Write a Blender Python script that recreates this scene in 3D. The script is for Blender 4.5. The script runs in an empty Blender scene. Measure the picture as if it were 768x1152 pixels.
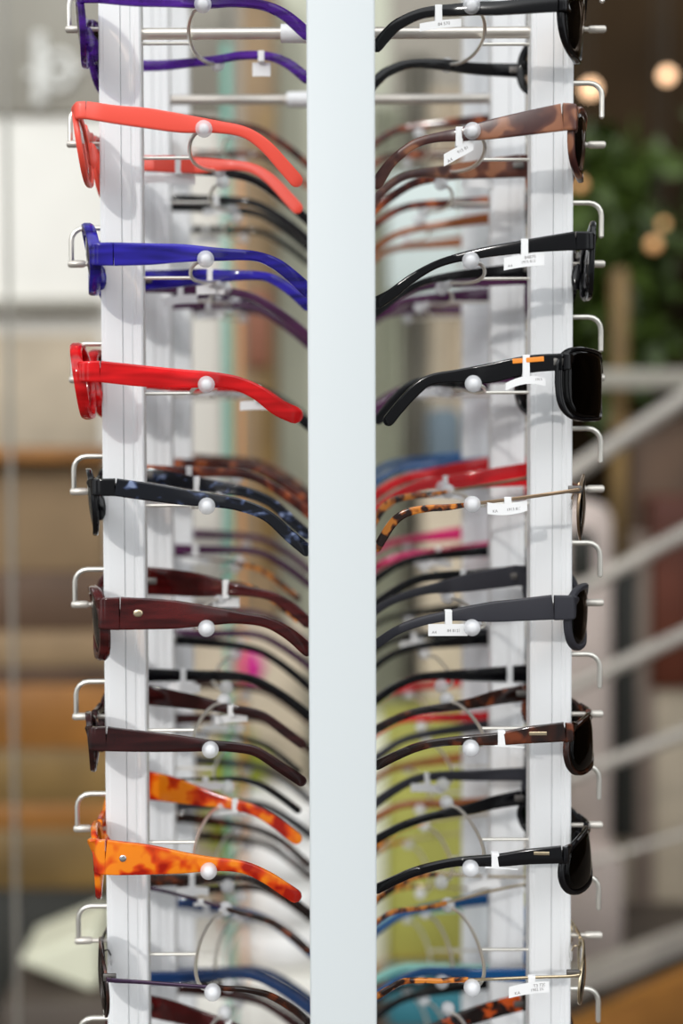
import bpy, math, random
from mathutils import Vector, Matrix, Euler, noise
random.seed(7)
C = bpy.context.scene.collection
S = 0.001                       # all shapes below are written in millimetres
W_, H_ = 768, 1152
F = 1332.0
PI = math.pi

# ------------------------------------------------------------------ camera
cam_d = bpy.data.cameras.new('camera'); cam = bpy.data.objects.new('camera', cam_d); C.objects.link(cam)
bpy.context.scene.camera = cam
EYE = 1350.0
PITCH, ROLL = math.radians(1.85), math.radians(-0.23)
RM = Euler((PI/2 - PITCH, 0, 0)).to_matrix() @ Euler((0, 0, ROLL)).to_matrix()
cam.matrix_world = Matrix.Translation((0, 0, EYE*S)) @ RM.to_4x4()
cam_d.sensor_fit = 'VERTICAL'; cam_d.sensor_height = 36; cam_d.lens = 36*F/H_
SHX, SHY = 42/H_, -69/H_
cam_d.shift_x, cam_d.shift_y = SHX, SHY
cam_d.clip_start = 0.02; cam_d.clip_end = 60
cam_d.dof.use_dof = True; cam_d.dof.focus_distance = 0.698; cam_d.dof.aperture_fstop = 2.6
def P(u, v, Y):                 # where the point seen at (u, v) lies when it is Y mm deep
    d = RM @ Vector(((u - W_/2 + SHX*H_)/F, (H_/2 - v + SHY*H_)/F, -1))
    t = Y/d.y
    return Vector((d.x*t, Y, EYE + d.z*t))

# ------------------------------------------------------------------ materials
def newmat(name):
    m = bpy.data.materials.new(name); m.use_nodes = True
    nt = m.node_tree; return m, nt, nt.nodes['Principled BSDF']
def plain(name, col, rough=.5, metal=0, coat=0, spec=.5, var=0, scale=20):
    m, nt, b = newmat(name)
    b.inputs['Base Color'].default_value = (*col, 1); b.inputs['Roughness'].default_value = rough
    b.inputs['Metallic'].default_value = metal; b.inputs['Coat Weight'].default_value = coat
    b.inputs['Specular IOR Level'].default_value = spec
    if var:
        tc = nt.nodes.new('ShaderNodeTexCoord'); n = nt.nodes.new('ShaderNodeTexNoise'); n.inputs['Scale'].default_value = scale
        r = nt.nodes.new('ShaderNodeValToRGB')
        r.color_ramp.elements[0].position = .3; r.color_ramp.elements[1].position = .7
        r.color_ramp.elements[0].color = (*[c*(1-var) for c in col], 1); r.color_ramp.elements[1].color = (*[min(1, c*(1+var)) for c in col], 1)
        nt.links.new(tc.outputs['Object'], n.inputs['Vector']); nt.links.new(n.outputs['Fac'], r.inputs['Fac']); nt.links.new(r.outputs['Color'], b.inputs['Base Color'])
    return m
def tortoise(name, stops, scale=95, rough=.13, stretch=(1, 1, 1), clear=0.0):
    m, nt, b = newmat(name)
    tc = nt.nodes.new('ShaderNodeTexCoord'); mp = nt.nodes.new('ShaderNodeMapping'); mp.inputs['Scale'].default_value = stretch
    n = nt.nodes.new('ShaderNodeTexNoise'); n.inputs['Scale'].default_value = scale; n.inputs['Detail'].default_value = 1.5
    n.inputs['Distortion'].default_value = .25
    r = nt.nodes.new('ShaderNodeValToRGB'); e = r.color_ramp.elements
    while len(e) < len(stops): e.new(.5)
    for k, (p, c) in enumerate(stops): e[k].position = p; e[k].color = (*c, 1)
    nt.links.new(tc.outputs['Object'], mp.inputs['Vector']); nt.links.new(mp.outputs[0], n.inputs['Vector'])
    nt.links.new(n.outputs['Fac'], r.inputs['Fac']); nt.links.new(r.outputs['Color'], b.inputs['Base Color'])
    b.inputs['Roughness'].default_value = rough; b.inputs['Coat Weight'].default_value = .15; b.inputs['Coat Roughness'].default_value = .05
    if clear: sheer(nt, b, clear, r.outputs['Color'])
    return m
def sheer(nt, b, k, col):       # see-through acetate: part of the light passes, tinted
    tr = nt.nodes.new('ShaderNodeBsdfTransparent'); mx = nt.nodes.new('ShaderNodeMixShader'); mx.inputs[0].default_value = k
    if isinstance(col, tuple): tr.inputs[0].default_value = (*col, 1)
    else: nt.links.new(col, tr.inputs[0])
    out = nt.nodes['Material Output']
    nt.links.new(b.outputs[0], mx.inputs[1]); nt.links.new(tr.outputs[0], mx.inputs[2]); nt.links.new(mx.outputs[0], out.inputs[0])
def acetate(name, col, thru, k=.35, rough=.08):
    m, nt, b = newmat(name)
    b.inputs['Base Color'].default_value = (*col, 1); b.inputs['Roughness'].default_value = rough
    b.inputs['Coat Weight'].default_value = .2; b.inputs['Coat Roughness'].default_value = .04
    tc = nt.nodes.new('ShaderNodeTexCoord'); mp = nt.nodes.new('ShaderNodeMapping'); mp.inputs['Scale'].default_value = (.35, 1, 2.2)
    n = nt.nodes.new('ShaderNodeTexNoise'); n.inputs['Scale'].default_value = 90; n.inputs['Detail'].default_value = 1
    rp = nt.nodes.new('ShaderNodeValToRGB'); e = rp.color_ramp.elements; e[0].position = .35; e[1].position = .72
    e[0].color = (*[c*.55 for c in col], 1); e[1].color = (*[min(1, c*2.1 + .004) for c in col], 1)  # lighter streaks mixed into the colour imitate highlights in the plastic
    nt.links.new(tc.outputs['Object'], mp.inputs['Vector']); nt.links.new(mp.outputs[0], n.inputs['Vector']); nt.links.new(n.outputs['Fac'], rp.inputs['Fac']); nt.links.new(rp.outputs['Color'], b.inputs['Base Color'])
    sheer(nt, b, k, thru); return m
def lensmat(name, tint, gloss=.9):
    m, nt, b = newmat(name)
    tr = nt.nodes.new('ShaderNodeBsdfTransparent'); tr.inputs[0].default_value = (*tint, 1)
    gl = nt.nodes.new('ShaderNodeBsdfGlossy'); gl.inputs['Roughness'].default_value = .03; gl.inputs['Color'].default_value = (gloss, gloss, gloss, 1)
    fr = nt.nodes.new('ShaderNodeFresnel'); fr.inputs['IOR'].default_value = 1.28
    mx = nt.nodes.new('ShaderNodeMixShader')
    nt.links.new(fr.outputs[0], mx.inputs[0]); nt.links.new(tr.outputs[0], mx.inputs[1]); nt.links.new(gl.outputs[0], mx.inputs[2])
    nt.links.new(mx.outputs[0], nt.nodes['Material Output'].inputs[0]); nt.nodes.remove(b)
    return m
def glow(name, col, s):
    m, nt, b = newmat(name)
    b.inputs['Base Color'].default_value = (*col, 1); b.inputs['Emission Color'].default_value = (*col, 1); b.inputs['Emission Strength'].default_value = s
    return m

M = dict(
 post=plain('white_enamelled_aluminium', (.88, .89, .90), .42, 0, .1),
 post_c=plain('enamel_darkened_for_light', (.66, .70, .71), .5),  # centre post enamel, darkened because more light reaches it than the side posts
 rod=plain('brushed_steel_rod', (.78, .73, .66), .32, .75, var=.06, scale=60),
 wire=plain('satin_steel_wire', (.82, .79, .72), .28, .8),
 sleeve=plain('grey_rubber_sleeve', (.66, .62, .56), .35, .5),
 ball=None,
 tag=plain('white_tag_paper', (.88, .88, .88), .55),
 ink=plain('grey_print', (.22, .2, .2), .8),
 hinge=plain('dark_steel_hinge', (.18, .17, .16), .45, .8),
 base=plain('grey_steel_plate', (.4, .4, .42), .4, .6),
 # frames
 purple=acetate('clear_purple_plastic', (.055, .008, .19), (.5, .25, .85), .32),
 coral=plain('matte_coral_plastic', (.93, .085, .05), .38, coat=.2),
 blue=acetate('clear_blue_plastic', (.018, .011, .24), (.25, .25, .9), .22),
 red=acetate('clear_red_plastic', (.85, .004, .006), (1, .12, .08), .25),
 marble=tortoise('black_and_grey_marbled_plastic', [(.50, (.003, .004, .008)), (.57, (.010, .014, .03)), (.63, (.05, .07, .14)), (.70, (.22, .27, .42))], 150, .1, (.8, 1, 1.2)),
 burgundy=acetate('clear_burgundy_plastic', (.045, .003, .003), (.7, .10, .06), .18, .1),
 oxblood=acetate('dark_oxblood_plastic', (.02, .002, .002), (.55, .08, .05), .14, .08),
 orange=tortoise('orange_tortoiseshell_plastic', [(.38, (.42, .010, .002)), (.47, (.80, .07, .004)), (.56, (.98, .27, .01))], 78, .12, clear=.12),
 plum=plain('dark_plum_metal', (.06, .03, .07), .25, .6, .4),
 black=plain('glossy_black_plastic', (.003, .003, .004), .12, 0, 0, .4),
 matte=plain('matte_charcoal_plastic', (.030, .030, .038), .45, spec=.35),
 brown=tortoise('matte_brown_tortoiseshell', [(.42, (.055, .014, .012)), (.52, (.11, .035, .022)), (.58, (.30, .12, .06))], 62, .3),
 havana=tortoise('dark_havana_plastic', [(.45, (.010, .004, .003)), (.58, (.03, .008, .004)), (.72, (.16, .035, .01))], 90, .1),
 amber=tortoise('amber_tortoiseshell_tip', [(.42, (.02, .006, .003)), (.5, (.25, .06, .01)), (.58, (.65, .22, .03))], 170, .15),
 bronze=plain('bronze_metal', (.40, .28, .18), .28, 1),
 gold=plain('pale_gold_metal', (.75, .62, .42), .25, 1),
 silver=plain('polished_silver_metal', (.75, .75, .76), .2, 1),
 navy=plain('glossy_navy_plastic', (.012, .04, .13), .15, 0, .5),
 redp=plain('glossy_red_plastic', (.62, .006, .012), .18, 0, .5),
 pink=acetate('hot_pink_plastic', (.85, .02, .14), (1, .3, .45), .25),
 teal=plain('pale_teal_plastic', (.28, .62, .56), .3),
 cobalt=plain('cobalt_blue_plastic', (.008, .08, .24), .2, 0, .4),
 aubergine=plain('aubergine_plastic', (.07, .012, .06), .15, 0, .5),
 cinnamon=plain('cinnamon_brown_plastic', (.33, .10, .03), .25),
 stripe=plain('orange_inlay', (.9, .28, .02), .4),
 # lenses
 lgrey=lensmat('grey_tinted_lens', (.72, .71, .72)),
 lpale=lensmat('pale_grey_lens', (.90, .885, .87)),
 lbrown=lensmat('brown_tinted_lens', (.84, .74, .66)),
 lgreen=lensmat('green_black_lens', (.06, .12, .08)),
 ldark=lensmat('near_black_lens', (.05, .03, .04)),
 lred=lensmat('dark_red_lens', (.16, .03, .03)),
 lpink=lensmat('rose_tinted_lens', (.90, .79, .76)),
 clearpad=acetate('clear_silicone_pad', (.8, .8, .8), (.95, .95, .95), .6),
)
m, nt, b = newmat('clear_acrylic_bead')
b.inputs['Base Color'].default_value = (.93, .94, .96, 1); b.inputs['Roughness'].default_value = .12
b.inputs['IOR'].default_value = 1.35
sheer(nt, b, .5, (.99, .99, 1)); M['ball'] = m
M['core'] = plain('frosted_white_core', (.93, .93, .93), .4)

# ------------------------------------------------------------------ mesh helpers
def mk(name, vf, mat, parent=None, smooth=True, sub=0):
    vs, fs = vf
    me = bpy.data.meshes.new(name); me.from_pydata([Vector(v)*S for v in vs], [], fs); me.validate(); me.update()
    me.materials.append(mat)
    if smooth:
        for p in me.polygons: p.use_smooth = True
    o = bpy.data.objects.new(name, me); C.objects.link(o)
    if parent: o.parent = parent
    if smooth and not sub:
        try: me.set_sharp_from_angle(angle=math.radians(38))
        except Exception: pass
    if smooth and name in ('temple', 'temple_tip', 'front_frame', 'inlay'):
        wn = o.modifiers.new('even_shading', 'WEIGHTED_NORMAL'); wn.keep_sharp = True; wn.weight = 90
    if sub:
        s = o.modifiers.new('s', 'SUBSURF'); s.levels = s.render_levels = sub
    return o
def join(*parts):
    V, Fc = [], []
    for vs, fs in parts:
        k = len(V); V += list(vs); Fc += [tuple(i + k for i in f) for f in fs]
    return V, Fc
def box(x0, x1, y0, y1, z0, z1, c=0):
    if c <= 0:
        vs = [(x, y, z) for x in (x0, x1) for y in (y0, y1) for z in (z0, z1)]
        return vs, [(0, 1, 3, 2), (4, 6, 7, 5), (0, 4, 5, 1), (2, 3, 7, 6), (0, 2, 6, 4), (1, 5, 7, 3)]
    c = min(c, (x1-x0)*.45, (y1-y0)*.45, (z1-z0)*.45)
    prof = []
    for cx, cy, a0 in ((x1-c, y1-c, 0), (x0+c, y1-c, 90), (x0+c, y0+c, 180), (x1-c, y0+c, 270)):
        for k in range(4):
            a = math.radians(a0 + k*30); prof.append((cx + c*math.cos(a), cy + c*math.sin(a)))
    n = len(prof); mx, my = (x0+x1)/2, (y0+y1)/2
    lay = []
    for z, q in ((z0, c), (z0+c*.3, c*.3), (z0+c, 0), (z1-c, 0), (z1-c*.3, c*.3), (z1, c)):
        lay.append([(mx + (px-mx)*(1 - q/((x1-x0)/2)), my + (py-my)*(1 - q/((y1-y0)/2)), z) for px, py in prof])
    vs = [p for l in lay for p in l]; fs = []
    for i in range(len(lay)-1):
        for k in range(n): fs.append((i*n+k, i*n+(k+1) % n, (i+1)*n+(k+1) % n, (i+1)*n+k))
    fs.append(tuple(range(n-1, -1, -1))); fs.append(tuple(range((len(lay)-1)*n, len(lay)*n)))
    return vs, fs
def catmull(pts, n):
    pts = [Vector(p) for p in pts]; out = []
    ext = [pts[0]*2 - pts[1]] + pts + [pts[-1]*2 - pts[-2]]
    for i in range(len(pts)-1):
        a, b_, c, d = ext[i:i+4]
        for k in range(n):
            t = k/n
            out.append(.5*((2*b_) + (c-a)*t + (2*a-5*b_+4*c-d)*t*t + (3*b_-a-3*c+d)*t**3))
    out.append(pts[-1]); return out
def rod(pts, r, n=10, smooth=0):
    """round tube along pts; r a number or list"""
    if smooth: pts = catmull(pts, smooth)
    pts = [Vector(p) for p in pts]; rs = r if isinstance(r, (list, tuple)) else [r]*len(pts)
    vs, fs = [], []; up = None
    for i, p in enumerate(pts):
        t = (pts[min(i+1, len(pts)-1)] - pts[max(i-1, 0)]).normalized()
        if up is None: up = Vector((0, 0, 1)) if abs(t.z) < .9 else Vector((0, 1, 0))
        s = t.cross(up).normalized(); up = s.cross(t).normalized()
        for k in range(n):
            a = 2*PI*k/n; vs.append(p + (s*math.cos(a) + up*math.sin(a))*rs[i])
    for i in range(len(pts)-1):
        for k in range(n): fs.append((i*n+k, i*n+(k+1) % n, (i+1)*n+(k+1) % n, (i+1)*n+k))
    fs.append(tuple(range(n-1, -1, -1))); fs.append(tuple(range((len(pts)-1)*n, len(pts)*n)))
    return vs, fs
CS = [(.5, .28), (.28, .5), (-.28, .5), (-.5, .28), (-.5, -.28), (-.28, -.5), (.28, -.5), (.5, -.28)]
def blade(pts, hs, ts, side=Vector((0, 1, 0)), roundend=True):
    """flat bar along pts: hs height, ts thickness (along side)"""
    vs, fs = [], []; n = 8; N = len(pts)
    for i, p in enumerate(pts):
        t = (pts[min(i+1, N-1)] - pts[max(i-1, 0)]).normalized()
        s = (side - t*side.dot(t)).normalized(); h = t.cross(s).normalized()
        ch = min(hs[i], ts[i]*1.6)
        for a, b_ in CS:
            hb = math.copysign(hs[i]/2 - (0 if abs(b_) == .5 else ch*.2), b_)
            vs.append(p + s*(a*ts[i]) + h*hb)
    for i in range(N-1):
        for k in range(n): fs.append((i*n+k, i*n+(k+1) % n, (i+1)*n+(k+1) % n, (i+1)*n+k))
    if roundend:
        t = (pts[-1]-pts[-2]).normalized(); m0 = pts[-1]; base = vs[-n:]
        r = hs[-1]/2
        for k, (f, sc) in enumerate(((.5, .87), (.87, .5), (1, .12))):
            vs += [m0 + (b_-m0)*sc + t*(r*f) for b_ in base]
            i = N-1+k
            for q in range(n): fs.append((i*n+q, i*n+(q+1) % n, (i+1)*n+(q+1) % n, (i+1)*n+q))
        N += 3
    fs.append(tuple(range(n-1, -1, -1))); fs.append(tuple(range((N-1)*n, N*n)))
    return vs, fs
def ball(c, r, n=16, sx=1, sy=1, sz=1):
    vs, fs = [], []; m_ = n//2
    for i in range(1, m_):
        th = PI*i/m_
        for k in range(n):
            a = 2*PI*k/n; vs.append((c[0]+r*sx*math.sin(th)*math.cos(a), c[1]+r*sy*math.sin(th)*math.sin(a), c[2]+r*sz*math.cos(th)))
    for i in range(m_-2):
        for k in range(n): fs.append((i*n+k, (i+1)*n+k, (i+1)*n+(k+1) % n, i*n+(k+1) % n))
    vs.append((c[0], c[1], c[2]+r*sz)); vs.append((c[0], c[1], c[2]-r*sz)); a = len(vs)
    for k in range(n): fs.append((a-2, k, (k+1) % n)); fs.append((a-1, (m_-2)*n+(k+1) % n, (m_-2)*n+k))
    return vs, fs
def empty(name, loc, rz=0, label=None, cat=None, group=None):
    o = bpy.data.objects.new(name, None); C.objects.link(o); o.empty_display_size = .02
    o.location = Vector(loc)*S; o.rotation_euler = (0, 0, rz); tag(o, label, cat, group); return o
def tag(o, label=None, cat=None, group=None, kind=None):
    for k, v in (('label', label), ('category', cat), ('group', group), ('kind', kind)):
        if v: o[k] = v
    return o

# ------------------------------------------------------------------ the rack
D = [744.0, 900.0, 1056.0]                    # depths of the three post pairs
PW = [P(u, 576, 736).x for u in (115.3, 162.6, 596.8, 643.6)]
XL, XR = (PW[0]+PW[1])/2, (PW[2]+PW[3])/2; XM = (XL+XR)/2              # left / right post centres, middle
PEG_L = [33, 162, 297, 427, 553, 680, 806, 932, 1058, 1184]
PEG_R = [33, 163, 297, 425, 550, 678, 803, 928, 1052, 1178]
ZL = [P(90, v, 744).z for v in PEG_L]; ZR = [P(670, v, 744).z for v in PEG_R]
pitch = (ZL[0]-ZL[-1])/9
for k in (10, 11): ZL.append(ZL[9]-pitch*(k-9)); ZR.append(ZR[9]-pitch*(k-9))
rack = empty('display_rack', (XM, 800, 0), 0, 'tall white eyewear display rack with metal pegs and clear beads holding every pair', 'display rack')
def W2R(vf): return [(Vector(v) - Vector((XM, 800, 0))) for v in vf[0]], vf[1]
ZB, ZT = 30.0, 1990.0
def post_profile(cx, out):                    # fluted section; out = -1 left, +1 right; front face towards -Y
    w, f_, bk = 13.0, -8.0, 5.0
    f = [(-w, bk), (-w, f_+1), (-w+1, f_), (-9.4, f_), (-8.6, f_+.8), (-6.9, f_+.8), (-6.1, f_), (-.9, f_), (-.75, f_+1.3), (-.35, f_+1.3), (-.2, f_),
         (w-3.2, f_), (w-2.8, f_+.35), (w-1, f_+.35), (w, f_+1.2), (w, bk)]
    return [(cx + x*-out*-1 * 1.0 if out < 0 else cx - x, y) for x, y in f]
def extrude(prof, cy, z0, z1):
    n = len(prof); vs = [(x, y+cy, z0) for x, y in prof] + [(x, y+cy, z1) for x, y in prof]
    fs = [(k, (k+1) % n, n+(k+1) % n, n+k) for k in range(n)] + [tuple(range(n-1, -1, -1)), tuple(range(n, 2*n))]
    return vs, fs
mk('base_plate', W2R(box(-190, 230, 560, 1160, 0, 30, 12)), M['base'], rack)
mk('top_cap', W2R(box(-140, 180, 640, 1080, ZT, ZT+18, 6)), M['post'], rack)
pc = P(346.8, 576, 655).x, P(422.8, 576, 655).x
mk('centre_post', W2R(box(pc[0], pc[1], 655, 675, ZB, ZT, 1.6)), M['post_c'], rack)
posts = {}
for i, d in enumerate(D):
    for s, cx in ((-1, XL), (1, XR)):
        o = mk('post', W2R(extrude(post_profile(cx, s), d, ZB, ZT)), M['post'], rack, smooth=False)
        posts[(i, s)] = o
# cross bars at the top and far below
for i, d in enumerate(D[:2] + D[2:]):
    for z in ((ZL[0]-3) if i < 2 else None, 300.0):
        if z is None: continue
        bar = mk('crossbar', W2R(rod([(XL+13, d, z), (XR-13, d, z)], 3.6, 14)), M['rod'], rack)
        mk('coupling', W2R(rod([(-13.5 if i == 0 else -12, d, z), (2, d, z), (32, d, z), (40, d, z)], [5.6, 5.9, 5.9, 5.6], 14)), M['post'], bar)
mk('spine', W2R(box(8, 34, 690, 728, ZB, ZT, 2)), M['post'], rack)
def holder(i, s, k):
    post = posts[(i, s)]; d = D[i]; cx = XL if s < 0 else XR
    z = (ZL if s < 0 else ZR)[k]
    tipx = cx + s*34.5; f = cx + s*13.4
    mk('peg', W2R(join(rod([(f - s*2, d, z), (tipx - s*9, d, z)], 1.35, 10),
        rod([(tipx - s*11, d, z), (tipx - s*9.5, d, z), (tipx - s*1, d, z), (tipx, d, z)], [1.5, 2.3, 2.35, 1.6], 12))), M['sleeve'], post)
    h0 = z + (22.2 if s < 0 else 38); h1 = z + (1.0 if s < 0 else 17.0)
    pts = [(f - s*2, d, h0), (f + s*10, d, h0)]
    for a in (0, 22, 45, 68, 90): pts.append((cx + s*32.3 - s*8 + s*8*math.sin(math.radians(a)), d, h0 - 8 + 8*math.cos(math.radians(a))))
    pts.append((cx + s*32.3, d, h1))
    rs = [1.55]*len(pts); pts.append((cx + s*32.3, d, h1 - .9)); rs.append(.8)
    mk('keeper_hook', W2R(rod(pts, rs, 10)), M['wire'], post)
    zi = z - 9.0; j = random.uniform(-1.2, 1.2)
    ex = cx - s*56.5 + (random.uniform(-1, 1)); mxx = cx - s*43.0
    arc = []
    for e in range(19):
        t_ = -1 + e/9.0; arc.append((ex + (mxx-ex)*math.sqrt(max(0, 1 - t_*t_)), d + 57*t_, zi + 3.8*t_*t_))
    mk('wire_arm', W2R(join(rod([(cx - s*12, d, zi), (mxx, d, zi)], 1.05, 8), rod(arc, 1.15, 8))), M['wire'], post)
    for q in (-1, 1):
        c = (ex + j*.3, d + q*58.5, zi + 4.2)
        bd = mk('bead', W2R(ball(c, 5.0, 20)), M['ball'], post)
        core = mk('bead_core', W2R(ball(c, 3.0, 12)), M['core'], post) if i == 0 else None
for i in range(3):
    for s in (-1, 1):
        for k in range(0, 10 if i == 0 else 12):
            if i == 1 and k in (0, 11): continue
            holder(i, s, k)

# ------------------------------------------------------------------ sunglasses
def yat(lx):
    if lx < 85: return 67.0 - 14.5*(max(lx-18, 0)/67)**1.25
    return 52.5 - 7*min(1, (lx-85)/55)
def interp(tbl, x):
    if x <= tbl[0][0]: return tbl[0][1:]
    for a, b_ in zip(tbl, tbl[1:]):
        if x <= b_[0]:
            t = (x-a[0])/max(b_[0]-a[0], 1e-6); return [a[j]+(b_[j]-a[j])*t for j in range(1, len(a))]
    return tbl[-1][1:]
def lens_outline(sp, off, n=44):
    a, nn = sp.get('a', 26.0), sp.get('n', 2.6); yc = sp.get('yc', 36.0)
    zt, zb = sp['zt'], sp['zb']; zc, bb = (zt+zb)/2, (zt-zb)/2
    out = []
    for k in range(n):
        th = 2*PI*k/n; c, s_ = math.cos(th), math.sin(th)
        y = math.copysign(abs(c)**(2/nn), c); z = math.copysign(abs(s_)**(2/nn), s_)
        y0 = yc + (a+off)*y; z0 = zc + (bb+off)*z
        z0 += sp.get('cat', 2.0)*y*(.5+.5*z)                 # raised outer corner
        if z < 0: y0 += -sp.get('droop', 2.0)*z*-1*(1 if y < 0 else .4)*y*-1*-1 if False else 0
        if z < 0 : y0 = yc + (y0-yc)*(1 + sp.get('taper', .10)*z)   # narrower towards the bottom
        out.append((y0, z0))
    return out
def glasses(sp, s, i, k, root_label, group=None, detail=True):
    d = D[i]; Z = (ZL if s < 0 else ZR)[k]; cx = XL if s < 0 else XR
    wrap, tx, rw, pant = sp.get('wrap', 8.0), sp.get('tx', 3.6), sp.get('rw', 3.2), sp.get('pant', .10)
    xlim = (14.6 + tx/2)
    if 'ut' in sp:
        xt = P(sp['ut'], 500, d-60).x
        xb = (xt - wrap*.83) if s < 0 else (xt + wrap*.83)
        if (s < 0 and xb > cx-xlim) or (s > 0 and xb < cx+xlim):
            xb = cx + s*xlim; wrap = max(wrap, abs(xt-xb)/.83)
        if abs(xb-cx) > 30: xb = cx + s*30; wrap = abs(xt-xb)/.83
    else: xb = cx + s*sp.get('xo', 19)
    origin = Vector((xb, d, Z))
    root = empty('sunglasses', origin, 0 if s < 0 else PI, root_label, 'sunglasses', group)
    sn = -1 if s < 0 else 1                                  # local side nearer the viewer
    tw = sp.get('tw', 0.0)
    def fix(vf):                                             # slight twist of the whole pair
        return [(v[0], v[1], v[2] - tw*(67 - sn*v[1])/134) for v in vf[0]], vf[1]
    # temple table: lx, lz, h
    if 'px' in sp:
        tb = []
        for (u, v, h) in sp['px']:
            lx = 40
            for _ in range(4):
                p = P(u, v, d - yat(lx)); lx = (p.x - xb)*(-s)
            tb.append((lx, p.z - Z, h*(d - yat(lx))/F))
    else:
        tb = [(lx, lz + sp.get('dz', 0) + lx*sp.get('slope', 0), h*sp.get('hs', 1)) for lx, lz, h in sp['tb']]
    def surf(y, z): return wrap*(abs(y)/66)**2 - pant*z
    metal = sp.get('metal', False); fm = M[sp['fm']]; parts = []
    seam = tb[0][0]; zh = tb[0][1]; hh = tb[0][2]
    # rims
    o_in, o_out = lens_outline(sp, 0), lens_outline(sp, rw); n = len(o_in)
    for q in (-1, 1):
        vs, fs = [], []
        for (yi, zi), (yo, zo) in zip(o_in, o_out):
            for f, xx in ((0, -.28), (.22, -.5), (.78, -.5), (1, -.25), (1, .25), (.78, .5), (.22, .5), (0, .28)):
                y, z = yi + (yo-yi)*f, zi + (zo-zi)*f
                vs.append((surf(y, z) + xx*tx, q*y, z))
        for a in range(n):
            for c in range(8):
                f_ = (a*8+c, a*8+(c+1) % 8, ((a+1) % n)*8+(c+1) % 8, ((a+1) % n)*8+c)
                fs.append(f_ if q > 0 else f_[::-1])
        parts.append((vs, fs))
        # end piece out to the hinge
        ye = 58 if not metal else 61; xe = surf(ye, zh*.6)
        he = hh*.9 if not metal else 1.8
        pe = [Vector((xe, q*ye, zh*.9)), Vector((xe+1.6, q*(ye+5), zh)), Vector((max(seam*.55, xe+3), q*66.6, zh)), Vector((max(seam-.25, xe+4), q*67, zh))]
        pe = catmull(pe, 4); N = len(pe)
        parts.append(blade(pe, [he + (hh-he)*t/(N-1) for t in range(N)], [min(tx, 3.6) if not metal else 1.6]*N, Vector((0, 1, .0001)), False))
    # bridge, resting on the peg
    by = sp.get('yc', 36) - sp.get('a', 26) + 1.5; bh = 6.5 if not metal else 1.6; bz = 1.6 + bh/2 if not metal else 2.4
    bp = catmull([Vector((surf(by, bz+2)+.2, -by, bz+1.5)), Vector((-.8, -by*.5, bz+.2)), Vector((-1, 0, bz)), Vector((-.8, by*.5, bz+.2)), Vector((surf(by, bz+2)+.2, by, bz+1.5))], 4)
    parts.append(blade(bp, [bh]*len(bp), [tx if not metal else 1.6]*len(bp), Vector((1, 0, 0)), False))
    if not metal:                                            # moulded nose pads
        for q in (-1, 1):
            pv = ball((0, 0, 0), 1, 12); yi = sp.get('yc', 36) - sp.get('a', 26)
            parts.append(([(surf(8, 0) + tx*.5 + 1.5 + v[0]*3.8 + v[2]*-.8, q*(yi - 1.2 + v[1]*1.9 - v[2]*1.6), -9 + v[2]*8.5) for v in pv[0]], pv[1]))
    fr = mk('front_frame', fix(join(*parts)), fm, root)
    # lenses
    for q in (-1, 1):
        ol = lens_outline(sp, .6); yc = sp.get('yc', 36.0); zc = (sp['zt']+sp['zb'])/2
        vs, fs = [(surf(yc, zc) - 1.6, q*yc, zc)], []
        R_ = 5
        for r_ in range(1, R_+1):
            t = r_/R_
            for (y, z) in ol:
                yy, zz = yc + (y-yc)*t, zc + (z-zc)*t
                vs.append((surf(yy, zz) - 1.6*(1-t*t), q*yy, zz))
        for a in range(n): fs.append((0, 1+a, 1+(a+1) % n))
        for r_ in range(R_-1):
            for a in range(n):
                b0 = 1+r_*n; fs.append((b0+a, b0+n+a, b0+n+(a+1) % n, b0+(a+1) % n))
        if q < 0: fs = [f_[::-1] for f_ in fs]
        l = mk('lens', fix((vs, fs)), M[sp['lm']], root)
        sol = l.modifiers.new('thick', 'SOLIDIFY'); sol.thickness = .0014; sol.offset = 0
    # temples
    pts0 = catmull([Vector((a, b_, c)) for a, b_, c in tb], 7)
    temples = {}
    for q in (-1, 1):
        tp = [Vector((p.x, q*yat(p.x), p.y)) for p in pts0]; N = len(tp)
        hs = [max(p.z, .8) for p in pts0]
        tk = sp.get('tk', 3.0 if not metal else 1.3)
        ts = [tk + (.6*math.sin(PI*min(1, t/(N-1)))) for t in range(N)]
        if 'tip' in sp:                                      # metal arm with a plastic tip
            cut = sp['tip']; ix = min(range(N), key=lambda t: abs(tp[t].x - cut))
            arm = blade(tp[:ix+2], hs[:ix+2], ts[:ix+2], roundend=False)
            tpl = mk('temple', fix(arm), M[sp.get('am', sp['fm'])], root)
            mk('temple_tip', fix(blade(tp[ix:], [max(h, 2.6) for h in hs[ix:]], [3.0]*(N-ix))), M[sp['tm']], tpl)
        else:
            tpl = mk('temple', fix(blade(tp, hs, ts)), M[sp.get('am', sp['fm'])], root)
        temples[q] = tpl
        if detail:
            hz = zh; xh = seam
            mk('hinge', fix(join(box(xh-2.5, xh+5, q*64.2 - 1.0, q*64.2 + 1.0, hz-2.2, hz+2.2, .5))), M['hinge'], root)
        if metal:
            pv = ball((0, 0, 0), 1, 12)
            yi = sp.get('yc', 36) - sp.get('a', 26)
            mk('nose_pad', fix(join(([(surf(8, 0) + 5 + v[0]*1.2, q*(yi - 3 + v[1]*1.4 - v[2]*1.2), -7 + v[2]*6) for v in pv[0]], pv[1]))), M['clearpad'], root)
            mk('pad_arm', fix(rod([(surf(8, 0), q*(yi), -3), (surf(8, 0)+3, q*(yi-.5), -2), (surf(8, 0)+4.6, q*(yi-2), -6)], .5, 6, 4)), M[sp['fm']], root)
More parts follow.
